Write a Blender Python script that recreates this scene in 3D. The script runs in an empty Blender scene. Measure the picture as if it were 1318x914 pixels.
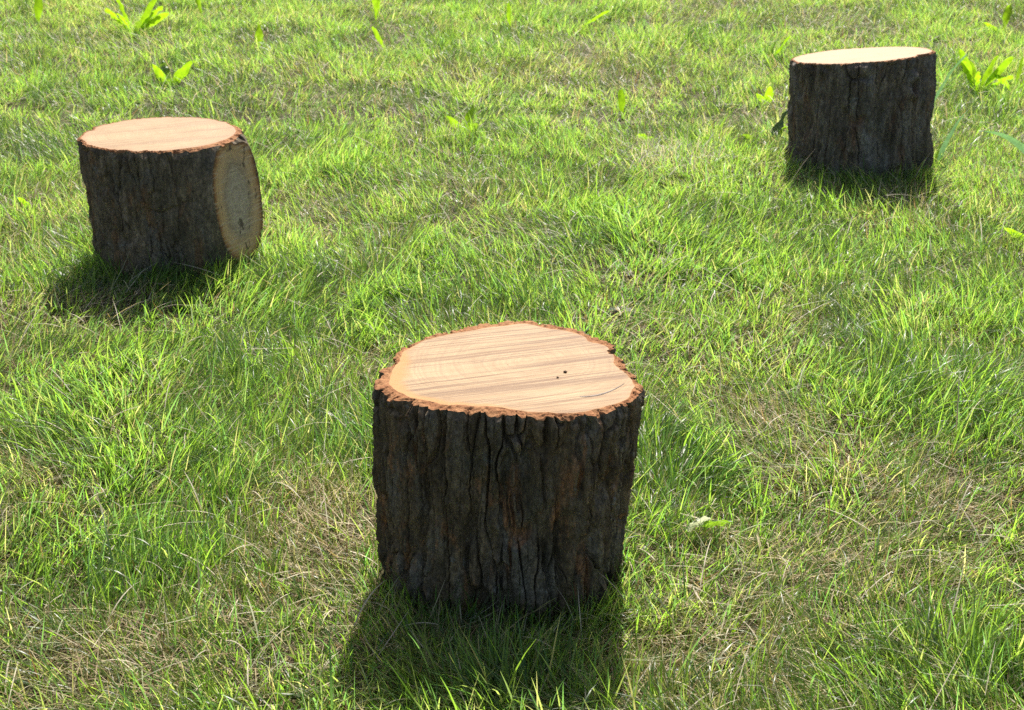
import bpy, math
import numpy as np
from mathutils import Vector

rng = np.random.default_rng(7)
SC = bpy.context.scene
COL = SC.collection
R = math.radians

# ------------------------------------------------------------------ noise
def _h(ix, iy, seed):
    n = (ix.astype(np.int64) * 374761393 + iy.astype(np.int64) * 668265263 + seed * 974634777) & 0xFFFFFFFF
    n = ((n ^ (n >> 13)) * 1274126177) & 0xFFFFFFFF
    n = (n ^ (n >> 16)) & 0xFFFFFFFF
    n = (n * 2246822519) & 0xFFFFFFFF
    return ((n ^ (n >> 15)) & 0xFFFFFF) / float(0xFFFFFF)

def vnoise(x, y, seed=0, wrap=None):
    """smooth value noise, -1..1; wrap = period in x"""
    x = np.asarray(x, float); y = np.asarray(y, float)
    xi = np.floor(x); yi = np.floor(y)
    fx = x - xi; fy = y - yi
    u = fx * fx * fx * (fx * (fx * 6 - 15) + 10); v = fy * fy * fy * (fy * (fy * 6 - 15) + 10)
    x0 = xi.astype(np.int64); x1 = x0 + 1; y0 = yi.astype(np.int64)
    if wrap:
        x0 = x0 % wrap; x1 = x1 % wrap
    a = _h(x0, y0, seed); b = _h(x1, y0, seed); c = _h(x0, y0 + 1, seed); d = _h(x1, y0 + 1, seed)
    return (a + (b - a) * u) * (1 - v) * 2 + (c + (d - c) * u) * v * 2 - 1

def fbm(x, y, seed=0, oct=4, wrap=None, gain=.5):
    s = 0; a = 1; t = 0
    for o in range(oct):
        s = s + a * vnoise(x, y, seed + o * 17, wrap); t += a; a *= gain
        x = x * 2; y = y * 2
        if wrap: wrap *= 2
    return s / t

def sstep(a, b, x):
    t = np.clip((x - a) / (b - a), 0, 1); return t * t * (3 - 2 * t)

# ------------------------------------------------------------------ materials
def mat(name):
    m = bpy.data.materials.new(name); m.use_nodes = True
    nt = m.node_tree; nt.nodes.clear()
    return m, nt

class NT:
    def __init__(s, nt): s.nt = nt
    def n(s, t, **k):
        nd = s.nt.nodes.new(t)
        for a, b in k.items():
            if a == 'ins':
                for q, v in b.items():
                    if hasattr(v, 'is_output') or isinstance(v, bpy.types.NodeSocket): s.nt.links.new(v, nd.inputs[q])
                    else: nd.inputs[q].default_value = v
            else: setattr(nd, a, b)
        return nd
    def ramp(s, fac, stops, interp='LINEAR'):
        nd = s.nt.nodes.new('ShaderNodeValToRGB'); cr = nd.color_ramp; cr.interpolation = interp
        while len(cr.elements) < len(stops): cr.elements.new(.5)
        for e, (p, c) in zip(cr.elements, stops):
            e.position = p; e.color = c if len(c) == 4 else (*c, 1)
        s.nt.links.new(fac, nd.inputs[0]); return nd.outputs[0]
    def mix(s, fac, a, b, mode='MIX'):
        nd = s.nt.nodes.new('ShaderNodeMix'); nd.data_type = 'RGBA'; nd.blend_type = mode
        for i, v in ((0, fac), (6, a), (7, b)):
            if isinstance(v, bpy.types.NodeSocket): s.nt.links.new(v, nd.inputs[i])
            else: nd.inputs[i].default_value = v if i == 0 or len(v) == 4 else (*v, 1)
        return nd.outputs[2]
    def math(s, op, a, b=0.0, c=0.0):
        nd = s.nt.nodes.new('ShaderNodeMath'); nd.operation = op
        for i, v in enumerate((a, b, c)):
            if isinstance(v, bpy.types.NodeSocket): s.nt.links.new(v, nd.inputs[i])
            else: nd.inputs[i].default_value = v
        return nd.outputs[0]
    def noise(s, vec, scale, detail=4, rough=.55, dist=0.0):
        nd = s.n('ShaderNodeTexNoise', ins={'Vector': vec, 'Scale': scale, 'Detail': detail, 'Roughness': rough, 'Distortion': dist})
        return nd.outputs[0]
    def mapping(s, vec, scale=(1, 1, 1), rot=(0, 0, 0), loc=(0, 0, 0)):
        return s.n('ShaderNodeMapping', ins={'Vector': vec, 'Scale': scale, 'Rotation': rot, 'Location': loc}).outputs[0]
    def out(s, sh): s.nt.links.new(sh, s.n('ShaderNodeOutputMaterial').inputs[0])

def leaf_material(name, attr=None, color=None, trans_gain=(1.7, 1.6, .55), rough=.42, spec=.5, tfac=.5, mottled=False):
    m, nt = mat(name); N = NT(nt)
    if attr: c = N.n('ShaderNodeAttribute', attribute_name=attr).outputs['Color']
    else:
        tc = N.n('ShaderNodeTexCoord').outputs['Object']
        f = N.noise(tc, 60, 3)
        c = N.ramp(f, [(.3, tuple(x * .75 for x in color)), (.7, tuple(x * 1.2 for x in color))])
    ct = N.mix(1.0, c, trans_gain, 'MULTIPLY')
    p = N.n('ShaderNodeBsdfPrincipled', ins={'Base Color': c, 'Roughness': rough, 'Specular IOR Level': spec}).outputs[0]
    t = N.n('ShaderNodeBsdfTranslucent', ins={'Color': ct}).outputs[0]
    mx = N.n('ShaderNodeMixShader', ins={0: tfac, 1: p, 2: t}).outputs[0]
    N.out(mx); return m

M_GRASS = leaf_material('grass_blades', attr='blade', trans_gain=(3.38, 3.92, 1.95), rough=.36, spec=.6, tfac=.63)
M_STRAW = leaf_material('straw', attr='blade', trans_gain=(1.3, 1.15, .7), rough=.6, spec=.25, tfac=.35)

def ground_material():
    m, nt = mat('ground_soil'); N = NT(nt)
    tc = N.n('ShaderNodeTexCoord').outputs['Object']
    a = N.noise(tc, 2.2, 5); b = N.noise(tc, 55, 6, .7); c = N.noise(N.mapping(tc, (140, 35, 60), (0, 0, .6)), 1, 4, .6)
    soil = N.ramp(b, [(.3, (.022, .015, .008)), (.55, (.055, .040, .022)), (.75, (.12, .09, .045))])
    moss = N.ramp(c, [(.35, (.035, .055, .012)), (.65, (.11, .12, .035))])
    col = N.mix(N.ramp(a, [(.42, (0, 0, 0)), (.58, (1, 1, 1))]), soil, moss)
    bp = N.n('ShaderNodeBump', ins={'Strength': .6, 'Distance': .01, 'Height': b}).outputs[0]
    N.out(N.n('ShaderNodeBsdfPrincipled', ins={'Base Color': col, 'Roughness': .9, 'Specular IOR Level': .2, 'Normal': bp}).outputs[0])
    return m

def bark_material(name, brown, grey, red, greyness=.5, redness=.5):
    m, nt = mat(name); N = NT(nt)
    tc = N.n('ShaderNodeTexCoord').outputs['Object']
    st = N.mapping(tc, (1, 1, .22)); st2 = N.mapping(tc, (1, 1, .4))
    base = N.ramp(N.noise(st, 45, 6, .65), [(.30, tuple(x * .45 for x in brown)), (.5, brown), (.70, tuple(x * 1.9 for x in brown))])
    g = N.ramp(N.noise(st2, 16, 6, .62, .6), [(.5 - .1 * greyness + .04, (0, 0, 0)), (.66, (1, 1, 1))])
    col = N.mix(g, base, N.ramp(N.noise(tc, 160, 4, .7), [(.3, tuple(x * .6 for x in grey)), (.7, tuple(x * 1.35 for x in grey))]))
    r = N.ramp(N.noise(N.mapping(tc, (1, 1, .3), (0, 0, 0), (3.1, 1.7, 5)), 22, 5, .6, .6), [(.585 - .05 * redness, (0, 0, 0)), (.64, (1, 1, 1))])
    col = N.mix(N.math('MULTIPLY', r, .85), col, N.ramp(N.noise(st, 70, 4, .7), [(.3, tuple(x * .5 for x in red)), (.7, tuple(x * 1.3 for x in red))]))
    spk = N.ramp(N.noise(N.mapping(tc, (1, 1, .45)), 170, 5, .75), [(.32, (.40, .40, .40)), (.5, (1, 1, 1)), (.68, (1.7, 1.65, 1.55))])
    col = N.mix(1.0, col, spk, 'MULTIPLY')
    # pale lichen specks and a green algal tint
    l = N.ramp(N.noise(N.mapping(tc, (1, 1, .6), (0, 0, 0), (9, 2, 1)), 26, 6, .7, .4), [(.61, (0, 0, 0)), (.68, (1, 1, 1))])
    col = N.mix(N.math('MULTIPLY', l, .7), col, (.34, .335, .29))
    al = N.ramp(N.noise(tc, 7, 3), [(.5, (0, 0, 0)), (.7, (1, 1, 1))])
    col = N.mix(N.math('MULTIPLY', al, .35), col, (.052, .062, .036))
    h = N.math('ADD', N.noise(st, 110, 6, .7), N.math('MULTIPLY', N.noise(tc, 240, 4, .7), .5))
    bp = N.n('ShaderNodeBump', ins={'Strength': .9, 'Distance': .007, 'Height': h}).outputs[0]
    N.out(N.n('ShaderNodeBsdfPrincipled', ins={'Base Color': col, 'Roughness': .85, 'Specular IOR Level': .25, 'Normal': bp}).outputs[0])
    return m

def rim_material():
    m, nt = mat('inner_bark'); N = NT(nt)
    tc = N.n('ShaderNodeTexCoord').outputs['Object']
    a = N.noise(tc, 75, 6, .7, .5); b = N.noise(tc, 260, 4, .7); c = N.noise(tc, 18, 3)
    col = N.ramp(a, [(.25, (.075, .028, .012)), (.42, (.24, .095, .036)), (.60, (.37, .175, .072)), (.8, (.48, .28, .14))])
    col = N.mix(N.ramp(c, [(.45, (0, 0, 0)), (.7, (.5, .5, .5))]), col, (.40, .215, .095))
    bp = N.n('ShaderNodeBump', ins={'Strength': .8, 'Distance': .003, 'Height': N.math('ADD', a, N.math('MULTIPLY', b, .5))}).outputs[0]
    N.out(N.n('ShaderNodeBsdfPrincipled', ins={'Base Color': col, 'Roughness': .85, 'Specular IOR Level': .2, 'Normal': bp}).outputs[0])
    return m

def wood_material(name, pale, tan, dark, sap, streak_deg=20, streak=1.0, rings=.5, sap_dir=None, pith=(0.03, .02), bump=.5, gray=None, upright=False):
    """sawn end grain: rings round the pith, chainsaw streaks across, yellow sapwood towards the edge (attribute 'edge')"""
    m, nt = mat(name); N = NT(nt)
    tc = N.n('ShaderNodeTexCoord').outputs['Object']
    rot = N.mapping(tc, (1, 1, 1), (0, 0, R(-streak_deg))) if not upright else N.mapping(N.mapping(tc, (1, 1, 1), (R(90), 0, 0)), (1, 1, 1), (0, 0, R(-streak_deg)))
    tc0 = tc
    s1 = N.noise(N.mapping(rot, (2.8, 190, 1)), 1, 5, .6, .25)
    s2 = N.noise(N.mapping(rot, (6, 430, 1), (0, 0, 0), (7, 3, 0)), 1, 4, .6, .15)
    s3 = N.noise(N.mapping(rot, (1.6, 22, 1), (0, 0, 0), (1, 9, 0)), 1, 3, .5, .3)
    blot = N.noise(tc, 9, 4, .6)
    wob = N.n('ShaderNodeTexNoise', ins={'Vector': tc, 'Scale': 7.0, 'Detail': 3.0}).outputs['Color']
    wv = N.n('ShaderNodeVectorMath', operation='MULTIPLY_ADD', ins={0: wob, 1: (.05, .05, 0), 2: tc}).outputs[0]
    d = N.n('ShaderNodeVectorMath', operation='DISTANCE', ins={0: N.mapping(wv, (1, 1, 0)), 1: (pith[0] + .025, pith[1] + .025, 0)}).outputs[1]
    rv = N.n('ShaderNodeCombineXYZ', ins={0: N.math('MULTIPLY', d, 150)}).outputs[0]
    ringb = N.ramp(N.noise(rv, 1, 3, .6), [(.42, (0, 0, 0)), (.66, (1, 1, 1))])
    col = N.ramp(blot, [(.3, tan), (.65, pale)])
    col = N.mix(N.math('MULTIPLY', ringb, .45 * rings), col, dark)
    k1 = N.ramp(s1, [(.48, (0, 0, 0)), (.60, (1, 1, 1))])
    k2 = N.ramp(s2, [(.52, (0, 0, 0)), (.70, (1, 1, 1))])
    k3 = N.ramp(s3, [(.38, (0, 0, 0)), (.58, (1, 1, 1))])
    kk = N.math('MULTIPLY', N.math('MULTIPLY', N.math('ADD', k1, N.math('MULTIPLY', k2, .6)), N.math('MULTIPLY_ADD', k3, .75, .25)), .62 * streak)
    col = N.mix(N.math('MINIMUM', kk, 1.0), col, dark)
    s4 = N.noise(N.mapping(rot, (1.1, 48, 1), (0, 0, 0), (4, 2, 0)), 1, 4, .6, .3)
    col = N.mix(N.math('MULTIPLY', N.ramp(s4, [(.47, (0, 0, 0)), (.63, (1, 1, 1))]), .5 * min(1, streak * .6)), col, tan)
    e = N.n('ShaderNodeAttribute', attribute_name='edge').outputs['Fac']
    col = N.mix(N.ramp(e, [(.0, (0, 0, 0)), (1, (1, 1, 1))]), col, sap)
    if gray: col = N.mix(N.ramp(N.noise(tc, 14, 5, .6), [(.45, (0, 0, 0)), (.65, (.8, .8, .8))]), col, gray)
    h = N.math('SUBTRACT', N.math('MULTIPLY', N.noise(tc, 300, 3, .7), .3), N.math('ADD', s1, N.math('MULTIPLY', s2, .7)))
    bp = N.n('ShaderNodeBump', ins={'Strength': bump, 'Distance': .0025, 'Height': h}).outputs[0]
    N.out(N.n('ShaderNodeBsdfPrincipled', ins={'Base Color': col, 'Roughness': .62, 'Specular IOR Level': .3, 'Normal': bp}).outputs[0])
    return m

# ------------------------------------------------------------------ mesh helpers
def mesh_obj(name, V, F, material, parent=None, attrs=None, smooth=True):
    """V (n,3) array, F (m,4) or (m,3) array"""
    me = bpy.data.meshes.new(name)
    V = np.asarray(V, np.float32); F = np.asarray(F, np.int32); k = F.shape[1]
    me.vertices.add(len(V)); me.vertices.foreach_set('co', V.ravel())
    me.loops.add(F.size); me.loops.foreach_set('vertex_index', F.ravel())
    me.polygons.add(len(F)); me.polygons.foreach_set('loop_start', np.arange(0, F.size, k, dtype=np.int32))
    me.update(calc_edges=True)
    if not smooth: me.shade_flat()
    for an, (typ, data) in (attrs or {}).items():
        at = me.attributes.new(an, typ, 'POINT')
        at.data.foreach_set('color' if typ == 'FLOAT_COLOR' else 'value', np.asarray(data, np.float32).ravel())
    me.materials.append(material)
    o = bpy.data.objects.new(name, me); COL.objects.link(o)
    if parent: o.parent = parent
    return o

def tag(o, label, cat, group=None):
    o['label'] = label; o['category'] = cat
    if group: o['group'] = group
    return o

def empty(name, loc, rz=0):
    o = bpy.data.objects.new(name, None); o.location = loc; o.rotation_euler = (0, 0, rz); o.empty_display_size = .05
    COL.objects.link(o); return o

def grid_faces(nr, nc, wrap):
    i = np.arange(nr - 1)[:, None]; j = np.arange(nc if wrap else nc - 1)[None]
    a = i * nc + j; b = i * nc + (j + 1) % nc
    return np.stack([a, b, b + nc, a + nc], -1).reshape(-1, 4)

# ------------------------------------------------------------------ ground
def zg(x, y):
    return .016 * fbm(x / .9, y / .9, 31, 3) + .007 * fbm(x / .16, y / .16, 32, 3)

def spaced(lo, hi, step, far):
    a = list(np.arange(lo, hi + 1e-6, step)); s = step; p = hi
    up = []
    while p < far: s *= 1.35; p += s; up.append(p)
    s = step; p = lo; dn = []
    while p > -far: s *= 1.35; p -= s; dn.append(p)
    return np.array(dn[::-1] + a + up)

gx = spaced(-4, 4, .03, 160); gy = spaced(0, 10, .03, 160)
GX, GY = np.meshgrid(gx, gy)
GV = np.stack([GX, GY, zg(GX, GY)], -1).reshape(-1, 3)
ground = mesh_obj('ground', GV, grid_faces(len(gy), len(gx), False), ground_material())
ground['kind'] = 'structure'

# ------------------------------------------------------------------ stumps
def worley(sx, y, nx, seed):
    """distance to nearest cell border for a jittered grid, periodic in sx with nx cells; also the cell's random number"""
    xi = np.floor(sx).astype(np.int64); yi = np.floor(y).astype(np.int64)
    f1 = np.full(sx.shape, 9.); f2 = np.full(sx.shape, 9.); idr = np.zeros(sx.shape)
    for dx in (-1, 0, 1):
        for dy in (-1, 0, 1):
            cx = xi + dx; cy = yi + dy; w = cx % nx
            px = cx + .1 + .8 * _h(w, cy, seed); py = cy + .1 + .8 * _h(w, cy, seed + 5)
            d = np.hypot(sx - px, y - py)
            new = d < f1
            f2 = np.where(new, f1, np.minimum(f2, d)); idr = np.where(new, _h(w, cy, seed + 9), idr); f1 = np.where(new, d, f1)
    return f2 - f1, idr

def bark_relief(th, z, Rm, seed, depth=.012, ridge=.034, cell=.30):
    """relief of furrowed bark; th in 0..2pi, z in metres"""
    nx = int(round(2 * np.pi * Rm / ridge)); s = th / (2 * np.pi)
    n12 = 12
    warp = .30 * fbm(s * n12, z / .22, seed, 3, n12) + .16 * fbm(s * 60, z / .035, seed + 3, 4, 60)
    wz = .5 * fbm(s * n12, z / .15, seed + 4, 2, n12)
    e1, i1 = worley(s * nx + warp, z / cell + wz, nx, seed + 11)
    nx2 = nx * 2
    e2, i2 = worley(s * nx2 + warp * 1.6, z / (cell * .45) + wz * 2, nx2, seed + 23)
    n3 = max(8, nx // 2)
    g1 = np.abs(vnoise(s * nx + warp * 1.2, z / .45 + .3 * wz, seed + 71, nx) + .35 * vnoise(s * nx * 2 + warp, z / .09, seed + 72, nx * 2))
    g2 = np.abs(vnoise(s * n3 + warp * .9 + .12 * z / .1, z / .38, seed + 73, n3) + .3 * vnoise(s * nx * 2 - warp, z / .07, seed + 74, nx * 2))
    cr = .06 + .10 * (.5 + .5 * fbm(s * n12, z / .06, seed + 31, 2, n12))
    fis = np.minimum(np.minimum(g1 / .29, g2 / .19), e1 / cr)
    deep = .45 + .75 * (.5 + .5 * fbm(s * n12 * 2, z / .12, seed + 35, 3, n12 * 2))
    plate = sstep(0.0, 1.0, fis)
    plate2 = sstep(0.0, .10, e2)
    nA = int(round(2 * np.pi * Rm / .009)); nB = int(round(2 * np.pi * Rm / .0045)); nC = int(round(2 * np.pi * Rm / .018))
    fine = fbm(s * nA, z / .08, seed + 40, 4, nA, .7)
    grit = fbm(s * nB, z / .006, seed + 50, 3, nB, .65)
    flake = fbm(s * nC + warp, z / .035, seed + 60, 4, nC, .6)
    f = flake * 4.5; fl = np.floor(f); steps = (fl + sstep(.0, .15, f - fl)) / 4.5
    d = -depth * deep * (1 - plate) - depth * .12 * (1 - plate2) * plate + .005 * (i1 - .5) + .002 * (i2 - .5) + .0055 * steps + .0036 * fine + .0018 * grit
    return d

def build_stump(label, c, h, Rtop, rbase, seed, N, M, mats, tilt=(0, 0), off=(0, 0), depth=.012, ridge=.034, rim=.02,
                extra=None, facet=None, rim_cover=None, sapf=None):
    root = empty('tree_stump', (c[0], c[1], 0)); tag(root, label, 'stump', 'sawn stumps on the lawn')
    bark_m, rim_m, wood_m, scar_m = mats
    th = np.linspace(0, 2 * np.pi, N, endpoint=False)
    z0 = -.05
    zz = np.linspace(z0, h, M)
    TH, Z = np.meshgrid(th, zz)
    t = np.clip((h - Z) / h, 0, 1.2)                     # 0 at the cut, 1 at the ground
    Rt = Rtop(TH)
    r = Rt * (1 + rbase(TH) * t)
    if extra is not None: r = r + extra(TH, Z)
    calm = 1 if facet is None else 1 - .9 * np.exp(-(ang(TH, facet[0]) / R(48)) ** 4)
    r = r + .006 * fbm(TH / (2 * np.pi) * 6, Z / .2, seed + 77, 2, 6) * calm
    rel = bark_relief(TH, Z, float(Rt.mean()), seed, depth, ridge)
    # the saw breaks the outer bark: ragged last centimetre
    n60 = 64
    chip = .5 + .5 * fbm(TH / (2 * np.pi) * n60, Z * 0 + 3, seed + 90, 3, n60)
    near = sstep(h - .004 - .022 * chip, h, Z)
    big = sstep(.15, .55, fbm(TH / (2 * np.pi) * 22, Z * 0 + 8, seed + 93, 2, 22))
    top_rough = .0055 * fbm(TH / (2 * np.pi) * 14, Z * 0 + 1, seed + 97, 3, 14)
    r = r + rel * (1 - .60 * near) * calm - near * (.001 + .005 * sstep(.45, .75, chip) + .009 * big - top_rough)
    scar = None
    if facet is not None:
        fdir, D, lean, wob = facet
        cc = np.cos(TH - fdir)
        Dz = D + lean * (h - Z) + .0015 * fbm(TH * 8, Z / .02, seed + 5, 3) * .3
        lim = np.where(cc > .25, Dz / np.maximum(cc, .25), 9)
        over = r - lim
        scar = over > 0
        r = np.minimum(r, lim)
    topz = -.0035 * (.5 + .5 * fbm(th / (2 * np.pi) * 48, th * 0, seed + 91, 3, 48)) - .006 * sstep(.1, .6, fbm(th / (2 * np.pi) * 70, th * 0 + 5, seed + 95, 2, 70))
    ztop = sstep(h - .03, h, Z) * topz[None]
    lean_x = off[0] * t; lean_y = off[1] * t
    X = r * np.cos(TH) + lean_x; Y = r * np.sin(TH) + lean_y
    ZZ = Z + ztop + (tilt[0] * X + tilt[1] * Y) * np.clip(Z / h, 0, 1)
    V = np.stack([X, Y, ZZ], -1).reshape(-1, 3)
    F = grid_faces(M, N, True)
    if scar is not None:
        fs = scar.reshape(-1)[F].all(1)
        mesh_obj('bark', V, F[~fs], bark_m, root)
        FS = F[fs]; idx = np.unique(FS); mp = np.zeros(len(V), int); mp[idx] = np.arange(len(idx))
        ov = np.clip(over.reshape(-1)[idx], 0, 1)
        edge = 1 - np.clip(ov / ov.max(), 0, 1) ** .85
        mesh_obj('side_cut', V[idx], mp[FS], scar_m, root, {'edge': ('FLOAT', edge)})
    else:
        mesh_obj('bark', V, F, bark_m, root)
    # inner bark ring, from the bark's top edge in to the wood
    rb = r[-1]
    rs = Rt[-1]
    if facet is not None: rs = np.minimum(rs, rb + .004)
    n30 = 30
    wd = rim * (1 + .28 * fbm(th / (2 * np.pi) * n30, th * 0, seed + 33, 3, n30) + .5 * fbm(th / (2 * np.pi) * 7, th * 0, seed + 34, 2, 7))
    if rim_cover is not None: wd = wd * rim_cover(th)
    rw = np.minimum(rs - .004, rs + .0 - wd); rw = np.minimum(rw, rb - .003)
    K = 10; k = np.linspace(0, 1, K)[:, None]
    RR = rb[None] * (1 - k) + rw[None] * k
    bump = .0036 * fbm(th[None] / (2 * np.pi) * 180 + k * 0, k * 6, seed + 44, 3, 180) * np.sin(np.pi * np.clip(k, 0, 1)) ** .6
    X = RR * np.cos(th); Y = RR * np.sin(th)
    ZZ = h + topz[None] * (1 - k) ** 1.5 + bump + tilt[0] * X + tilt[1] * Y
    mesh_obj('inner_bark_ring', np.stack([X, Y, ZZ], -1).reshape(-1, 3), grid_faces(K, N, True), rim_m, root)
    # the sawn face
    K = 70; k = (np.linspace(0, 1, K)[:, None]) ** .8
    RR = rw[None] * (1 - k * .995)
    X = RR * np.cos(th); Y = RR * np.sin(th)
    ZZ = h + tilt[0] * X + tilt[1] * Y + .0008 * fbm(X / .05, Y / .05, seed + 66, 3) * np.minimum(1, k * 30)
    din = rw[None] - RR
    sw = .012 if sapf is None else sapf(th)[None]
    edge = (1 - sstep(.3, 1.0, din / np.maximum(sw * (1 + .3 * fbm(th / (2 * np.pi) * 40, th * 0 + 2, seed + 70, 3, 40)[None]), 1e-4)))
    if sapf is not None: edge = edge * np.minimum(1, sapf(th)[None] / .016)
    mesh_obj('cut_face', np.stack([X, Y, ZZ], -1).reshape(-1, 3), grid_faces(K, N, True), wood_m, root, {'edge': ('FLOAT', edge + 0 * X)})
    return root

def radial(vals):
    a = np.radians(np.arange(0, 361, 360 / len(vals))); v = np.array(list(vals) + [vals[0]], float)
    def f(t):
        t = np.mod(t, 2 * np.pi)
        # smooth by averaging a few shifted linear lookups
        return sum(np.interp(np.mod(t + s, 2 * np.pi), a, v) for s in (-.05, -.025, 0, .025, .05)) / 5
    return f

def ang(a, b): return np.abs((a - b + np.pi) % (2 * np.pi) - np.pi)
def lobe(th, deg, width_deg): return np.exp(-(ang(th, R(deg)) / R(width_deg)) ** 2)

RIM = rim_material()
BARK1 = bark_material('bark_furrowed', (.155, .110, .060), (.24, .205, .15), (.42, .20, .085), .85, .9)
BARK2 = bark_material('bark_brown', (.19, .145, .09), (.23, .195, .145), (.30, .17, .085), .4, .5)
BARK3 = bark_material('bark_grey', (.17, .135, .095), (.27, .245, .20), (.24, .14, .08), .7, .5)
WOOD1 = wood_material('wood_streaked', (.42, .285, .135), (.31, .178, .068), (.17, .08, .022), (.38, .18, .03), 17, 2.3, .9)
WOOD2 = wood_material('wood_pale', (.385, .27, .125), (.32, .20, .085), (.24, .125, .05), (.33, .18, .075), 24, 1.5, .9, pith=(-.02, .01))
WOOD3 = wood_material('wood_clean', (.385, .275, .135), (.33, .215, .095), (.26, .145, .06), (.33, .18, .075), 10, .9, .8, pith=(.01, -.02))
def scar_material():
    """weathered side cut: grey middle, tan outside, brown line next to the bark, oval rings and fine saw scoring"""
    m, nt = mat('wood_weathered'); N = NT(nt)
    tc = N.n('ShaderNodeTexCoord').outputs['Object']
    e = N.n('ShaderNodeAttribute', attribute_name='edge').outputs['Fac']
    e2 = N.math('ADD', e, N.math('MULTIPLY_ADD', N.noise(tc, 22, 4, .6), .34, -.17))
    col = N.ramp(e2, [(.10, (.50, .41, .28)), (.30, (.40, .30, .18)), (.46, (.62, .42, .21)), (.72, (.58, .36, .155)), (.84, (.38, .18, .06)), (.95, (.11, .05, .022))])
    rv = N.n('ShaderNodeCombineXYZ', ins={0: N.math('MULTIPLY', e2, 30)}).outputs[0]
    col = N.mix(N.math('MULTIPLY', N.ramp(N.noise(rv, 1, 3, .6), [(.44, (0, 0, 0)), (.58, (1, 1, 1))]), .42), col, (.15, .095, .05))
    sc = N.noise(N.mapping(tc, (16, 16, 150), (R(5), 0, 0)), 1, 4, .6, .3)
    col = N.mix(N.math('MULTIPLY', N.ramp(sc, [(.53, (0, 0, 0)), (.62, (1, 1, 1))]), .5), col, (.60, .48, .32))
    sp = N.noise(N.mapping(tc, (34, 34, 22)), 1, 3, .5)
    col = N.mix(N.math('MULTIPLY', N.ramp(sp, [(.63, (0, 0, 0)), (.68, (1, 1, 1))]), .85), col, (.07, .05, .035))
    bp = N.n('ShaderNodeBump', ins={'Strength': .5, 'Distance': .003, 'Height': N.math('ADD', sc, N.noise(tc, 160, 4, .7))}).outputs[0]
    N.out(N.n('ShaderNodeBsdfPrincipled', ins={'Base Color': col, 'Roughness': .7, 'Specular IOR Level': .25, 'Normal': bp}).outputs[0])
    return m
SCAR = scar_material()

# front stump
R1 = radial([0.202, 0.199, 0.199, 0.201, 0.205, 0.21, 0.213, 0.201, 0.204, 0.208, 0.21, 0.212, 0.209, 0.208, 0.209, 0.214, 0.219, 0.218, 0.213, 0.21, 0.212, 0.21, 0.205, 0.2, 0.198, 0.199, 0.203, 0.205, 0.202, 0.201, 0.201, 0.203, 0.204, 0.204, 0.204, 0.205, 0.21, 0.218, 0.224, 0.23, 0.235, 0.239, 0.237, 0.234, 0.232, 0.231, 0.227, 0.225, 0.218, 0.211, 0.208, 0.207, 0.205, 0.205, 0.208, 0.213, 0.218, 0.224, 0.232, 0.241, 0.248, 0.249, 0.25, 0.252, 0.253, 0.249, 0.246, 0.243, 0.236, 0.221, 0.212, 0.206])
S1 = (-.007, 2.409)
def ex1(th, z):
    return (.012 * lobe(th, 0, 22) * np.exp(-((z - .27) / .06) ** 2) - .018 * lobe(th, -32, 9) * sstep(.36, .2, z) + .012 * lobe(th, -12, 10) * sstep(.3, .1, z)
            + .012 * lobe(th, -70, 12) * sstep(.16, .0, z) + .01 * lobe(th, -130, 14) * sstep(.12, .0, z) + .008 * lobe(th, -45, 12) * sstep(.2, .05, z))
build_stump('biggest stump in the middle, orange bark rim and saw-streaked top', S1, .369, R1,
            lambda th: -.03 - .10 * lobe(th, -20, 50), 3, 1300, 340, (BARK1, RIM, WOOD1, None), off=(-.004, 0), depth=.021, ridge=.036, rim=.023,
            extra=ex1, sapf=lambda th: .004 + .034 * lobe(th, 190, 24) + .012 * lobe(th, 235, 40))
FRONT = [o for o in bpy.data.objects if o.name == 'tree_stump'][0]
cu = np.linspace(0, 1, 24); cxs = .115 + .075 * cu; cys = -.135 + .055 * cu ** 2.2; wv_ = .0016 * np.sin(np.pi * cu) + .0006
SPV = []
for k in range(24):
    up = .3698 + .0006 * math.sin(math.pi * cu[k])
    SPV += [(cxs[k], cys[k] - wv_[k], .3692), (cxs[k], cys[k] - wv_[k] * .3, up), (cxs[k], cys[k] + wv_[k] * .6, up), (cxs[k], cys[k] + wv_[k], .3695)]
m, nt = mat('grey_splinter'); Nn = NT(nt)
Nn.out(Nn.n('ShaderNodeBsdfPrincipled', ins={'Base Color': Nn.ramp(Nn.noise(Nn.n('ShaderNodeTexCoord').outputs['Object'], 90, 4), [(.3, (.20, .15, .11)), (.7, (.36, .30, .24))]), 'Roughness': .7}).outputs[0])
mesh_obj('splinter', np.array(SPV), grid_faces(24, 4, False), m, FRONT)
m, nt = mat('bark_crumb'); Nn = NT(nt)
Nn.out(Nn.n('ShaderNodeBsdfPrincipled', ins={'Base Color': Nn.ramp(Nn.noise(Nn.n('ShaderNodeTexCoord').outputs['Object'], 300, 4), [(.3, (.09, .055, .03)), (.7, (.2, .12, .06))]), 'Roughness': .8}).outputs[0])
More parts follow.
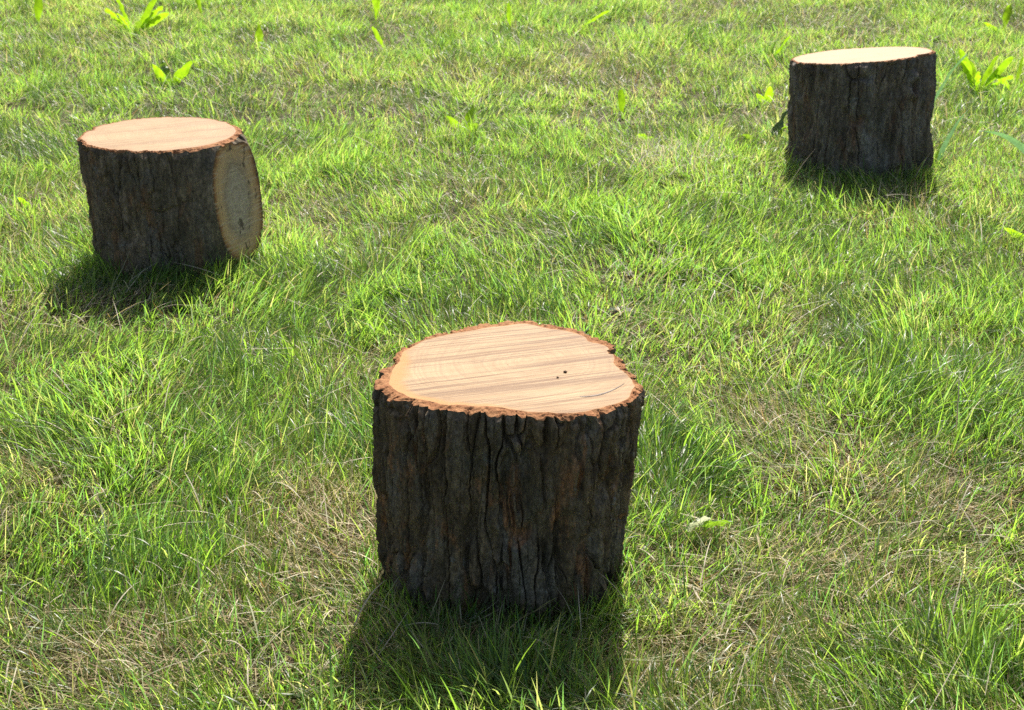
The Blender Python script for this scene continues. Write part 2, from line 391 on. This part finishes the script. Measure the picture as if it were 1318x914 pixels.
for (bx, by, sz, lb) in ((.088, 2.375, .0026, 'dark bark crumb lying right of centre on the front stump top'), (.075, 2.352, .0016, 'smaller brown crumb in front of the dark crumb on the front stump top')):
    tt = np.linspace(0, 2 * np.pi, 14, endpoint=False); pp = np.linspace(-1.5, 1.5, 9); t2, p2 = np.meshgrid(tt, pp)
    rr = sz * (1 + .35 * fbm(t2 * 1.3, p2 * 1.7, int(bx * 1000), 2))
    cr_ = mesh_obj('bark_crumb', np.stack([1.3 * rr * np.cos(p2) * np.cos(t2), rr * np.cos(p2) * np.sin(t2), .7 * rr * np.sin(p2)], -1).reshape(-1, 3), grid_faces(9, 14, True), m)
    cr_.location = (bx, by, .3695 + sz * .55); tag(cr_, lb, 'bark crumb')
# stump with the flat cut on its side
S2 = (-.938, 4.06)
R2 = radial([.214, .21, .205, .2, .198, .198, .2, .203, .208, .212, .214, .212, .207, .203, .2, .2, .205, .21])
def ex2(th, z):
    return .098 * lobe(th, -25, 29) * np.clip(1 - ((z - .186) / .188) ** 2, 0, 1)
build_stump('stump with a grey oval side cut facing right, flat sawn top', S2, .357, R2,
            lambda th: -.03 + .02 * lobe(th, -90, 60), 21, 760, 220, (BARK2, RIM, WOOD2, SCAR), off=(.012, 0), depth=.010, ridge=.05, rim=.010,
            extra=ex2, facet=(R(-25), .219, .06, 0))
# far stump with the sloping top
S3 = (1.125, 5.045)
R3 = radial([.236, .236, .232, .228, .225, .224, .225, .222, .219, .219, .22, .221, .222, .224, .226, .228, .232, .236])
def ex3(th, z):
    rho = np.hypot(ang(th, R(-50)) * .235, z - .285)
    k = .014 * np.exp(-((rho - .03) / .013) ** 2) - .016 * np.exp(-(rho / .016) ** 2)
    return (k + .012 * lobe(th, 2, 30) * np.exp(-((z - .26) / .07) ** 2) + .022 * lobe(th, -5, 40) * sstep(.2, .0, z) + .022 * lobe(th, 190, 30) * sstep(.12, 0, z)
            - .016 * lobe(th, -35, 8) + .01 * lobe(th, -25, 9) - .012 * lobe(th, 215, 7))
build_stump('farther stump with sloping top and a round knot in its grey bark', S3, .372, R3,
            lambda th: -.04 + .0 * th, 47, 700, 220, (BARK3, RIM, WOOD3, None), tilt=(.085, -.10), off=(.012, 0), depth=.014, ridge=.055, rim=.009, extra=ex3)
STUMPS = [(S1, (-.004, 0), lambda t: R1(t) * (1 - .03 - .10 * lobe(t, -20, 50))), (S2, (.012, 0), lambda t: R2(t) * .97 + .01 * lobe(t, -27, 40)), (S3, (.012, 0), lambda t: R3(t) * .96 + .02 * lobe(t, 190, 30) + .02 * lobe(t, -5, 40))]

# ------------------------------------------------------------------ grass
def blob(x, y, items):
    s = np.zeros_like(x)
    for (bx, by, rx, ry, a) in items:
        s = s + a * np.exp(-(((x - bx) / rx) ** 2 + ((y - by) / ry) ** 2))
    return s

DRY = [(-.30, 2.42, .10, .22, 1.2), (-.62, 2.08, .13, .12, 1.1), (.30, 2.06, .14, .10, 1.1), (.52, 2.38, .16, .14, .9), (.66, 2.98, .16, .12, .9),
       (-1.0, 2.72, .16, .12, .9), (-.42, 2.62, .12, .07, .8), (.54, 5.08, .13, .20, 1.0), (-.10, 4.75, .20, .22, .8), (.35, 6.6, .35, .4, .6),
       (-.45, 5.4, .3, .2, .5), (.2, 3.62, .10, .10, .9), (.85, 2.62, .14, .10, .7), (-.75, 3.1, .12, .1, .6), (-1.35, 4.4, .15, .2, .6), (-.2, 6.4, .5, .3, .4),
       (1.0, 3.9, .2, .12, .5), (-2.3, 5.9, .2, .5, .5), (.42, 3.1, .12, .1, .5)]
LUSH = [(-.55, 2.62, .05, .05, 1.3), (.95, 3.05, .22, .16, 1.0), (-.22, 2.88, .15, .14, .8), (.66, 2.05, .16, .12, 1.0), (.33, 2.68, .13, .12, .9),
        (-.66, 2.42, .14, .12, .8), (.05, 1.98, .16, .10, .7), (.48, 4.2, .25, .2, .5), (-.35, 3.7, .3, .2, .5), (-.95, 3.86, .16, .06, .8), (1.1, 4.76, .22, .06, .6),
        (.25, 4.55, .14, .12, .8), (-.12, 3.2, .1, .1, .5), (-1.5, 5.2, .3, .3, .4), (.9, 4.5, .2, .1, .5), (1.25, 3.6, .2, .2, .5)]
def dryness(x, y):
    return np.clip(.23 + .60 * fbm(x / .36, y / .5, 101, 3) + .38 * blob(x, y, DRY) - .8 * blob(x, y, LUSH), 0, 1.3)
def vigor(x, y):
    return np.clip(.72 + .45 * fbm(x / .3, y / .36, 131, 3) + .55 * blob(x, y, LUSH) - .28 * blob(x, y, DRY), .15, 1.5)

def in_stump(x, y, pad=0):
    m = np.zeros(x.shape, bool)
    for (c, of, rf) in STUMPS:
        dx = x - c[0] - of[0]; dy = y - c[1] - of[1]; d = np.hypot(dx, dy)
        m |= (d < .3) & (d < rf(np.arctan2(dy, dx)) + pad)
    return m

def scatter(dens, ylo, yhi, wfun):
    """uniform points in the wedge |x| < wfun(y)"""
    ys = np.linspace(ylo, yhi, 200); ar = float((2 * wfun(ys)).mean() * (yhi - ylo))
    n = int(ar * dens); W = wfun(yhi)
    y = rng.uniform(ylo, yhi, int(n * 2.6)); x = rng.uniform(-W, W, len(y))
    k = np.abs(x) < wfun(y); x = x[k][:n]; y = y[k][:n]
    return x, y

def blades(x, y, z, L, w, phi, th0, k, psi, S, c0, c1):
    n = len(x); V = np.empty((n, S + 1, 2, 3), np.float32); C = np.empty((n, S + 1, 2, 4), np.float32); C[..., 3] = 1
    p = np.stack([x, y, z], -1); dl = L / S
    wx = np.cos(psi); wy = np.sin(psi)
    cp = np.cos(phi); sp = np.sin(phi)
    for i in range(S + 1):
        t = i / S
        hw = .5 * w * (1.0 - .93 * t ** 2.2) * (.75 + .5 * min(t * 2.5, 1) * .5)
        off = np.stack([wx * hw, wy * hw, 0 * hw], -1)
        V[:, i, 0] = p - off; V[:, i, 1] = p + off
        C[:, i, :, :3] = (c0 * (1 - t) + c1 * t)[:, None]
        th = th0 + k * (t + .5 / S)
        p = p + np.stack([np.sin(th) * cp * dl, np.sin(th) * sp * dl, np.cos(th) * dl], -1)
    base = (np.arange(n) * (S + 1) * 2)[:, None] + (np.arange(S) * 2)[None]
    F = np.stack([base, base + 1, base + 3, base + 2], -1).reshape(-1, 4)
    return V.reshape(-1, 3), F, C.reshape(-1, 4)

G = {'v': [], 'f': [], 'c': [], 'n': 0}
T = {'v': [], 'f': [], 'c': [], 'n': 0}
def put(acc, vfc):
    v, f, c = vfc; acc['v'].append(v); acc['f'].append(f + acc['n']); acc['c'].append(c); acc['n'] += len(v)

def palette(n, dry, blue):
    """blade colours: from yellow green to blue green, some half dead"""
    a = np.array([.082, .145, .022]); b = np.array([.115, .178, .030]); c = np.array([.058, .115, .045]); d = np.array([.145, .170, .065]); s = np.array([.21, .19, .12])
    u = rng.random((n, 1)); col = a * u + b * (1 - u)
    k = (rng.random(n) < .32 + .38 * blue)[:, None]; col = np.where(k, c * (.8 + .5 * u), col)  # blue-green blades; share raised to paint bluish sheen into the grass
    k = (rng.random(n) < .12 + .25 * dry)[:, None]; col = np.where(k, d * (.8 + .4 * u), col)
    k = (rng.random(n) < .03 + .24 * np.clip(dry, 0, 1))[:, None]; col = np.where(k, s * (.6 + .7 * u), col)
    col = col * rng.uniform(.75, 1.25, (n, 1))
    return col

def lean_field(x, y):
    a = 2.2 * np.pi * fbm(x / .55, y / .6, 211, 2) + .7
    m = .22 + .38 * np.clip(fbm(x / .4, y / .4, 221, 2) + .35, 0, 1)
    return a, m

def grass_zone(ylo, yhi, wfun, dens, S, wscale, lscale):
    # tufts
    tx, ty = scatter(dens / 9., ylo, yhi, wfun)
    vg = vigor(tx, ty); keep = rng.random(len(tx)) < np.clip(.25 + .75 * vg, 0, 1.2); tx, ty, vg = tx[keep], ty[keep], vg[keep]
    nb = rng.poisson(9 * np.clip(vg, .4, 1.3)) + 2
    ti = np.repeat(np.arange(len(tx)), nb); n = len(ti)
    sp = rng.uniform(.006, .02, len(tx))[ti]
    ox = rng.normal(0, 1, n) * sp; oy = rng.normal(0, 1, n) * sp
    x = tx[ti] + ox; y = ty[ti] + oy
    k = ~in_stump(x, y, .004); x, y, ox, oy, ti = x[k], y[k], ox[k], oy[k], ti[k]; n = len(x)
    dry = dryness(x, y); v = vigor(x, y); la, lm = lean_field(x, y)
    tl = rng.normal(0, .16, (len(tx), 2))[ti]; tsz = rng.uniform(.65, 1.3, len(tx))[ti]; thue = rng.random(len(tx))[ti]
    lx = lm * np.cos(la) + tl[:, 0] + ox * 9 + rng.normal(0, .20, n); ly = lm * np.sin(la) + tl[:, 1] + oy * 9 + rng.normal(0, .20, n)
    phi = np.arctan2(ly, lx); mag = np.hypot(lx, ly)
    L = lscale * (.040 + .080 * rng.random(n) ** 1.3) * tsz * (.55 + .6 * np.clip(v, 0, 1.3))
    big = rng.random(n) < .035; L = np.where(big, L * 1.45, L)
    L = L * (1 - .42 * np.exp(-(((x + .01) / .22) ** 4 + ((y - 2.12) / .09) ** 2)))
    w = wscale * rng.uniform(.0016, .0038, n) * (.75 + .35 * np.clip(v, 0, 1.2)) * np.where(big, 1.35, 1)
    psi = phi + np.pi / 2 + rng.normal(0, .7, n)
    kk = np.abs(rng.normal(.5, .5, n)) * (1 + 6 * np.clip(L - .05, 0, .1))
    c1 = palette(n, dry, (thue > .7) * 1.0); c0 = c1 * np.array([.95, .85, .9]) + np.array([.03, .022, .008])
    tipdry = (rng.random(n) < .15)[:, None]; c1 = np.where(tipdry, c1 * .5 + np.array([.085, .08, .045]), c1)
    put(G, blades(x, y, zg(x, y) - .004, L, w, phi, np.clip(mag, 0, 1.1), kk, psi, S, c0, c1))
    return n

def thatch_zone(ylo, yhi, wfun, dens, S, wscale, lscale=1.0):
    x, y = scatter(dens, ylo, yhi, wfun)
    dry = dryness(x, y); k = (rng.random(len(x)) < .26 + .74 * dry) & ~in_stump(x, y, .006); x, y, dry = x[k], y[k], dry[k]; n = len(x)
    la, lm = lean_field(x, y)
    phi = np.where(rng.random(n) < .35, la + rng.normal(0, .6, n), rng.uniform(0, 2 * np.pi, n))
    L = lscale * rng.uniform(.03, .10, n); w = wscale * rng.uniform(.0011, .0028, n)
    th0 = rng.normal(1.25, .28, n); kk = rng.normal(.25, .5, n)
    z = zg(x, y) + rng.uniform(.001, .018, n) * (.6 + .6 * np.clip(dry, 0, 1))
    pal = np.array([[.54, .45, .26], [.45, .35, .19], [.66, .59, .40], [.30, .20, .10], [.28, .29, .09], [.14, .095, .05]])
    pr = np.array([.30, .22, .16, .14, .12, .06])
    c = pal[rng.choice(6, n, p=pr)] * rng.uniform(.75, 1.2, (n, 1))
    # bleached patch beyond the middle
    wp = np.exp(-(((x - .54) / .13) ** 2 + ((y - 5.08) / .2) ** 2))[:, None]; c = c * (1 - wp * .7) + np.array([.55, .53, .46]) * wp * .7
    put(T, blades(x, y, z, L, w, phi, th0, kk, phi + np.pi / 2 + rng.normal(0, .5, n), S, c, c * rng.uniform(.8, 1.15, (n, 1))))
    return n

wedge = lambda y: .42 + .36 * y
nb = 0
nb += grass_zone(1.35, 3.3, wedge, 24000, 5, .95, .88)
nb += grass_zone(3.3, 5.4, wedge, 18500, 4, 1.0, .84)
nb += grass_zone(5.4, 9.5, wedge, 13500, 3, 1.15, .74)
nb += grass_zone(9.5, 15., wedge, 2600, 3, 2.0, 1.2)
def shoots(ylo, yhi, wfun, dens, S, wscale):
    x, y = scatter(dens, ylo, yhi, wfun); k = ~in_stump(x, y, .004); x, y = x[k], y[k]; n = len(x)
    dry = dryness(x, y); la, lm = lean_field(x, y); lx = lm * np.cos(la) + rng.normal(0, .45, n); ly = lm * np.sin(la) + rng.normal(0, .45, n)
    phi = np.arctan2(ly, lx); c = palette(n, dry, (rng.random(n) < .2) * 1.0)
    put(G, blades(x, y, zg(x, y) - .003, .02 + .045 * rng.random(n), wscale * rng.uniform(.0014, .003, n), phi, np.clip(np.hypot(lx, ly), 0, 1.3),
        np.abs(rng.normal(.4, .4, n)), phi + np.pi / 2 + rng.normal(0, .7, n), S, c * .9, c))
    return n
nb += shoots(1.35, 3.3, wedge, 8500, 3, 1.0)
nb += shoots(3.3, 5.4, wedge, 5500, 3, 1.15)
nt_ = thatch_zone(1.35, 3.3, wedge, 11000, 4, 1.0)
def litter_zone(ylo, yhi, wfun, dens, wscale):
    # broken bits: short stubs, crumbs of straw and leaf lying every way on the soil
    x, y = scatter(dens, ylo, yhi, wfun); k = ~in_stump(x, y, .0); x, y = x[k], y[k]; n = len(x)
    pal = np.array([[.50, .41, .25], [.36, .27, .15], [.22, .15, .08], [.60, .54, .38], [.20, .24, .07], [.10, .07, .04]])
    c = pal[rng.choice(6, n, p=[.24, .22, .2, .1, .16, .08])] * rng.uniform(.7, 1.25, (n, 1))
    phi = rng.uniform(0, 2 * np.pi, n)
    put(T, blades(x, y, zg(x, y) + rng.uniform(0, .007, n), rng.uniform(.008, .035, n), wscale * rng.uniform(.0012, .0035, n), phi, rng.normal(1.3, .35, n),
        rng.normal(.2, .6, n), phi + np.pi / 2 + rng.normal(0, .8, n), 2, c, c))
    return n
nt_ += litter_zone(1.35, 3.3, wedge, 17000, 1.0)
nt_ += litter_zone(3.3, 5.4, wedge, 7000, 1.3)
nt_ += thatch_zone(3.3, 5.4, wedge, 7000, 3, 1.1)
nt_ += thatch_zone(5.4, 9.5, wedge, 3500, 2, 1.4)
def strands(ylo, yhi, wfun, dens, wscale):
    x, y = scatter(dens, ylo, yhi, wfun); k = ~in_stump(x, y, .05); x, y = x[k], y[k]; n = len(x)
    phi = rng.uniform(0, 2 * np.pi, n); c = np.array([.62, .55, .40]) * rng.uniform(.7, 1.15, (n, 1)) * np.array([1, 1, 1])
    c = np.where((rng.random(n) < .35)[:, None], np.array([.40, .42, .24]), c)
    put(T, blades(x, y, zg(x, y) + rng.uniform(.006, .045, n), rng.uniform(.05, .15, n), wscale * rng.uniform(.0014, .0032, n), phi, rng.normal(1.15, .3, n),
        rng.normal(.5, .45, n), phi + np.pi / 2 + rng.normal(0, .5, n), 6, c, c))
    return n
nt_ += strands(1.35, 3.3, wedge, 260, 1.0); nt_ += strands(3.3, 5.4, wedge, 240, 1.1); nt_ += strands(5.4, 9.5, wedge, 260, 1.3)
n = 420; x = .54 + .10 * rng.normal(0, 1, n); y = 5.04 + .11 * rng.normal(0, 1, n); phi = rng.uniform(0, 2 * np.pi, n)
cc = np.array([.62, .61, .54]) * rng.uniform(.75, 1.15, (n, 1))
put(T, blades(x, y, zg(x, y) + rng.uniform(0, .04, n), rng.uniform(.03, .085, n), rng.uniform(.002, .0045, n), phi, rng.normal(.75, .4, n), rng.normal(.5, .5, n), phi + np.pi / 2 + rng.normal(0, .6, n), 4, cc, cc))
for (c, of, rf) in STUMPS:
    n = 700; a = rng.uniform(0, 2 * np.pi, n); rr = rf(a) + .003 + np.abs(rng.normal(0, .016, n))
    x = c[0] + of[0] + rr * np.cos(a); y = c[1] + of[1] + rr * np.sin(a); lx = .16 * np.cos(a) + rng.normal(0, .25, n); ly = .16 * np.sin(a) + rng.normal(0, .25, n)
    phi = np.arctan2(ly, lx); pc = palette(n, np.full(n, .35), (rng.random(n) < .3) * 1.0)
    put(G, blades(x, y, zg(x, y) - .004, .03 + .06 * rng.random(n) ** 1.5, rng.uniform(.0016, .0034, n), phi, np.hypot(lx, ly), np.abs(rng.normal(.5, .4, n)), phi + np.pi / 2 + rng.normal(0, .6, n), 5, pc * .92, pc))
print('blades', nb, nt_)
def flush(acc, name, m):
    o = mesh_obj(name, np.concatenate(acc['v']), np.concatenate(acc['f']), m, None, {'blade': ('FLOAT_COLOR', np.concatenate(acc['c']))})
    o['kind'] = 'stuff'; return o
g = flush(G, 'grass', M_GRASS); tag(g, 'uneven sunlit lawn grass covering the whole ground', 'grass')
g = flush(T, 'dry_grass', M_STRAW); tag(g, 'dead straw-coloured thatch lying between the green grass', 'dry grass')

# ------------------------------------------------------------------ broad leaves in the lawn
M_LIME = leaf_material('weed_leaf_lime', color=(.20, .31, .02), trans_gain=(1.75, 2.0, .7), rough=.45, tfac=.72)
M_LEAFG = leaf_material('weed_leaf_green', color=(.085, .16, .03), trans_gain=(3, 2.8, .8), rough=.35, tfac=.5)
M_DOCK = leaf_material('weed_leaf_dark', color=(.10, .16, .085), trans_gain=(2.2, 2.4, 1.0), rough=.36, tfac=.35)
M_PALE = leaf_material('dead_leaf_pale', color=(.62, .66, .47), trans_gain=(1, 1, .85), rough=.6, tfac=.45)

def leaf(name, material, parent, L, W, phi, th0, curl, kind='oval', fold=.25, z0=0., twist=0., at=(0, 0)):
    nu, nv = 16, 7
    t = np.linspace(0, 1, nu); s = np.linspace(-1, 1, nv)
    if kind == 'oval': wd = np.sin(np.pi * np.clip(t, 0, 1) ** .85) ** .8 * (1 - .15 * t) + .06 * (1 - t)
    elif kind == 'tongue': wd = np.clip((t / .55), 0, 1) ** 1.2 * np.sqrt(np.clip(1 - ((t - .62) / .40).clip(0, 1) ** 2.4, 0, 1)) + .10 * (1 - t)
    elif kind == 'lobed': wd = (np.clip(t / .8, 0, 1) ** .9 * np.sqrt(np.clip(1 - ((t - .78) / .23).clip(0, 1) ** 2, 0, 1)) + .08) * (.72 + .28 * np.cos(t * 2 * np.pi * 4.2))
    else: wd = (1 - t ** 2.5) * (.6 + .4 * np.clip(t * 5, 0, 1)) + .02
    th = th0 + curl * t; dl = L / (nu - 1)
    L = L * .77; W = W * .72
    face = np.array([rng.uniform(-.6, .4), .75, .55 + rng.uniform(-.2, .3)]) if kind != 'blade' else np.array([.1, .9, .5])
    hx = np.concatenate([[0], np.cumsum(np.sin(th) * dl)[:-1]]); hz = np.concatenate([[0], np.cumsum(np.cos(th) * dl)[:-1]])
    V = np.zeros((nu, nv, 3))
    side = np.array([-math.sin(phi), math.cos(phi), 0]); fw = np.array([math.cos(phi), math.sin(phi), 0])
    for i in range(nu):
        ax = fw * math.sin(th[i]) + np.array([0, 0, math.cos(th[i])])
        sd_ = np.cross(ax, face); sd_ /= max(1e-6, np.linalg.norm(sd_)); nrm = np.cross(sd_, ax)
        for j in range(nv):
            q = s[j] * wd[i] * W / 2
            up = abs(q) * fold + .006 * W / .04 * math.sin(t[i] * 14 + j) * abs(s[j]) * .5
            V[i, j] = fw * hx[i] + np.array([0, 0, hz[i]]) + sd_ * q - nrm * up
    V = V.reshape(-1, 3) + np.array([at[0], at[1], z0])
    return mesh_obj(name, V, grid_faces(nu, nv, False), material, parent)

def weed(name, label, x, y, leaves, cat='weed', group='broad-leaved weeds in the lawn', dz=0.):
    """leaves: (material, L, W, compass deg of lean, tilt from upright, curl, kind)"""
    z = float(zg(np.array([x]), np.array([y]))[0]) + dz
    if len(leaves) == 1:
        m, L, W, ph, t0, cu, kd = leaves[0]
        o = leaf(name, m, None, L, W, R(ph), t0, cu, kd); o.location = (x, y, z)
    else:
        o = empty(name, (x, y, z))
        for i, (m, L, W, ph, t0, cu, kd) in enumerate(leaves):
            leaf('leaf', m, o, L, W, R(ph), t0, cu, kd, at=(.012 * math.cos(R(ph)), .012 * math.sin(R(ph))))
    tag(o, label, cat, group); return o

M_DARK = leaf_material('dock_leaf_dark_green', color=(.045, .085, .05), trans_gain=(1.2, 1.4, .8), rough=.4, tfac=.15)  # the dock leaf's own dark blue-green
SI = leaf_material('leaf_painted_sheen', color=(.30, .38, .30), trans_gain=(.8, 1.3, .5), rough=.38, spec=.7, tfac=.35)  # green leaf with its silvery sheen put into the base colour
LI, GR, DK, PA = M_LIME, M_LEAFG, M_DOCK, M_PALE
weed('dandelion_plant', 'wide rosette of many upright lime leaves near the top left corner', -1.80, 7.42,
     [(LI, .17, .05, 170, .55, .5, 'lobed'), (LI, .19, .05, 140, .3, .4, 'lobed'), (LI, .20, .055, 30, .45, .3, 'tongue'), (LI, .19, .05, 10, .6, .4, 'lobed'),
      (LI, .17, .05, 200, .5, .3, 'lobed'), (LI, .16, .045, 250, .4, .6, 'lobed'), (GR, .15, .05, 300, .7, .5, 'lobed'), (LI, .2, .05, 355, .85, .3, 'tongue')])
weed('broadleaf_weed', 'weed with two lime lobes and a dark leaf, behind the stump with the side cut', -1.40, 6.30,
     [(LI, .14, .075, 20, .55, .5, 'oval'), (LI, .11, .05, 200, .35, .3, 'oval'), (GR, .11, .045, 120, .2, .8, 'tongue'), (GR, .09, .05, 280, .7, .6, 'oval')])
weed('broadleaf_weed', 'single rounded lime leaf in the top left corner', -2.31, 7.62, [(LI, .17, .06, 80, .15, .3, 'tongue')])
weed('broadleaf_weed', 'small oval lime leaf low in the grass, right of the wide rosette', -1.16, 7.14, [(LI, .11, .055, 90, .2, .4, 'oval')])
weed('broadleaf_weed', 'tall upright lime leaf at the top edge, left of centre', -.68, 7.86, [(LI, .19, .07, 75, .1, .2, 'tongue')])
weed('broadleaf_weed', 'narrow lime leaf standing at the top, left of a pale dry patch', -1.56, 7.9, [(LI, .16, .035, 130, .3, .4, 'tongue')])
weed('broadleaf_weed', 'slim lime leaf tilted left below the tall upright leaf', -.57, 7.0, [(LI, .13, .035, 150, .4, .3, 'tongue')])
weed('broadleaf_weed', 'lime leaf slanting up towards the farther stump, just left of its top', 1.10, 6.70, [(LI, .16, .05, 30, .6, .3, 'tongue'), (GR, .12, .04, 60, .5, .5, 'tongue')])
weed('broadleaf_weed', 'blunt notched lime leaf to the left of the farther stump', .995, 5.98, [(LI, .085, .05, 270, .2, .4, 'oval'), (LI, .06, .035, 200, .6, .4, 'oval')])
weed('dock_plant', 'dark blue-green dock leaf with light edges beside the farther stump', .89, 5.33,
     [(M_DARK, .145, .08, 40, .6, .25, 'oval'), (LI, .09, .05, 10, .6, .4, 'oval'), (GR, .10, .05, 200, .9, .4, 'oval')])
weed('dandelion_plant', 'flat scalloped lime leaf lying above the bleached grass patch', .545, 5.34,
     [(LI, .14, .05, 345, 1.25, .25, 'lobed'), (LI, .10, .045, 165, 1.2, .3, 'lobed')])
weed('broadleaf_weed', 'pale lime weed leaves in the mid lawn between the two far stumps', -.165, 5.42,
     [(LI, .13, .05, 70, .3, .6, 'oval'), (LI, .1, .045, 150, .5, .6, 'oval'), (GR, .11, .05, 300, .6, .5, 'oval')])
weed('broadleaf_weed', 'tiny lime leaf in the lawn above the front stump', -.20, 4.14, [(LI, .065, .035, 60, .7, .3, 'oval')])
weed('broadleaf_weed', 'small bright lime leaf left of the stump with the side cut', -1.47, 4.57, [(LI, .075, .04, 240, .5, .6, 'oval')])
weed('broadleaf_weed', 'narrow upright lime leaf at the top, near the middle', -.01, 7.45, [(LI, .15, .035, 100, .1, .3, 'tongue')])
weed('broadleaf_weed', 'long lime leaf arching sideways at the top middle', .31, 7.5, [(LI, .20, .035, 25, .9, .4, 'tongue')])
weed('broadleaf_weed', 'lime leaf pair in the top right corner', 2.34, 7.45, [(LI, .15, .05, 60, .4, .4, 'tongue'), (LI, .1, .045, 170, .8, .4, 'oval')])
weed('broadleaf_weed', 'short upright lime leaf in a gap, between front and farther stumps', .41, 5.7, [(LI, .11, .04, 100, .2, .3, 'tongue')])
weed('dandelion_plant', 'cluster of upright lime leaves standing right of the farther stump', 1.86, 6.16,
     [(LI, .19, .045, 170, .25, .3, 'tongue'), (LI, .16, .045, 200, .35, .3, 'lobed'), (LI, .18, .05, 40, .4, .5, 'tongue'), (LI, .2, .05, 20, .65, .3, 'tongue'),
      (LI, .15, .045, 330, .8, .3, 'lobed'), (LI, .13, .04, 250, .4, .4, 'lobed'), (LI, .15, .04, 100, .35, .5, 'tongue')])
weed('dandelion_plant', 'lime leaves fanning low at the right edge, past the upright cluster', 2.02, 6.2,
     [(LI, .15, .036, 60, .35, .4, 'tongue'), (LI, .14, .045, 350, .8, .3, 'lobed'), (LI, .14, .045, 20, .7, .3, 'lobed'), (LI, .12, .04, 200, .6, .5, 'tongue')])
weed('broadleaf_weed', 'curled leaf with painted silvery sheen peeping out high behind the farther stump', 1.435, 5.38, [(SI, .345, .036, 8, .06, .75, 'tongue'), (LI, .17, .024, 20, .05, .3, 'tongue')])
weed('broadleaf_weed', 'pale pointed leaf rising low at the right side of the farther stump', 1.40, 5.02, [(SI, .215, .024, 12, .16, .6, 'blade'), (GR, .10, .014, 60, .3, .6, 'blade')])
weed('broadleaf_weed', 'long drooping blue-green blade at the right edge', 1.66, 4.62, [(SI, .34, .044, 172, .12, 1.5, 'blade'), (GR, .15, .03, 100, .3, .7, 'blade')])
weed('broadleaf_weed', 'bright lime leaf tip at the right edge below the drooping blade', 1.47, 4.19, [(LI, .10, .04, 170, .9, .4, 'oval')])
weed('broadleaf_weed', 'broad pale green leaf lying in the grass right of the front stump', .335, 2.50,
     [(PA, .06, .07, 262, .6, .6, 'oval'), (GR, .07, .04, 320, .9, .5, 'oval')], dz=.022)
weed('broadleaf_weed', 'tiny round leaves low in the grass near the bottom right of the front stump', .34, 2.14,
     [(LI, .028, .018, 40, .7, .4, 'oval'), (LI, .026, .018, 140, .8, .4, 'oval'), (LI, .024, .018, 260, .6, .4, 'oval')])
weed('broadleaf_weed', 'pale dead leaf scrap standing at the right edge, mid height', .985, 2.64, [(PA, .035, .012, 90, .1, .2, 'tongue')])
for ob in [o for o in bpy.data.objects if o.get('category') == 'weed']: pass

# a bit of weathered stone showing in the grass gap behind the front stump
th = np.linspace(0, 2 * np.pi, 40, endpoint=False); ph = np.linspace(-np.pi / 2, np.pi / 2, 20)
TT, PP = np.meshgrid(th, ph); rr = 1 + .16 * fbm(TT / (2 * np.pi) * 6, PP * 2, 301, 3, 6)
SV = np.stack([.035 * rr * np.cos(PP) * np.cos(TT), .025 * rr * np.cos(PP) * np.sin(TT), .014 * rr * np.sin(PP) + .002], -1).reshape(-1, 3)
m, nt = mat('stone'); Nn = NT(nt); tcc = Nn.n('ShaderNodeTexCoord').outputs['Object']
Nn.out(Nn.n('ShaderNodeBsdfPrincipled', ins={'Base Color': Nn.ramp(Nn.noise(tcc, 60, 5), [(.3, (.05, .045, .04)), (.7, (.15, .14, .12))]), 'Roughness': .6}).outputs[0])
so = mesh_obj('stone', SV, grid_faces(20, 40, True), m); so.location = (.272, 3.66, float(zg(np.array([.272]), np.array([3.66]))[0]))
tag(so, 'small grey stone half hidden in the grass behind the front stump', 'stone')

# ------------------------------------------------------------------ light
az, el = R(8), R(46.3)
sd = Vector((math.sin(az) * math.cos(el), math.cos(az) * math.cos(el), math.sin(el)))
sun = bpy.data.lights.new('sun', 'SUN'); sun.energy = 4.4; sun.angle = R(.53); sun.color = (1, .955, .88)
so_ = bpy.data.objects.new('sun', sun); so_.rotation_euler = (-sd).to_track_quat('-Z', 'Y').to_euler(); so_.location = sd * 20; COL.objects.link(so_)
w = bpy.data.worlds.new('World'); SC.world = w; w.use_nodes = True
wn = w.node_tree; bg = wn.nodes['Background']; sk = wn.nodes.new('ShaderNodeTexSky'); sk.sky_type = 'NISHITA'; sk.sun_disc = False
sk.sun_elevation = el; sk.sun_rotation = az
wn.links.new(sk.outputs[0], bg.inputs[0]); bg.inputs[1].default_value = .095; sk.dust_density = 3.0; sk.ozone_density = .3; sk.air_density = .7

# ------------------------------------------------------------------ camera
cam = bpy.data.cameras.new('camera'); co = bpy.data.objects.new('camera', cam); COL.objects.link(co)
cam.sensor_width = 36; cam.lens = 36 * 2000 / 1318; cam.clip_end = 1000; cam.clip_start = .05
co.location = (0, 0, 1.36); co.rotation_euler = (R(90 - 22), 0, 0)
cam.dof.use_dof = True; cam.dof.focus_distance = 2.75; cam.dof.aperture_fstop = 13
SC.camera = co
SC.view_settings.view_transform = 'Standard'; SC.view_settings.look = 'None'; SC.view_settings.exposure = .84; SC.view_settings.gamma = 1
SC.view_settings.use_curve_mapping = False
SC.cycles.sample_clamp_indirect = 4; SC.cycles.max_bounces = 8; SC.cycles.diffuse_bounces = 4; SC.cycles.glossy_bounces = 2; SC.cycles.transmission_bounces = 4
SC.cycles.use_denoising = False
SC.cycles.caustics_reflective = False; SC.cycles.caustics_refractive = False
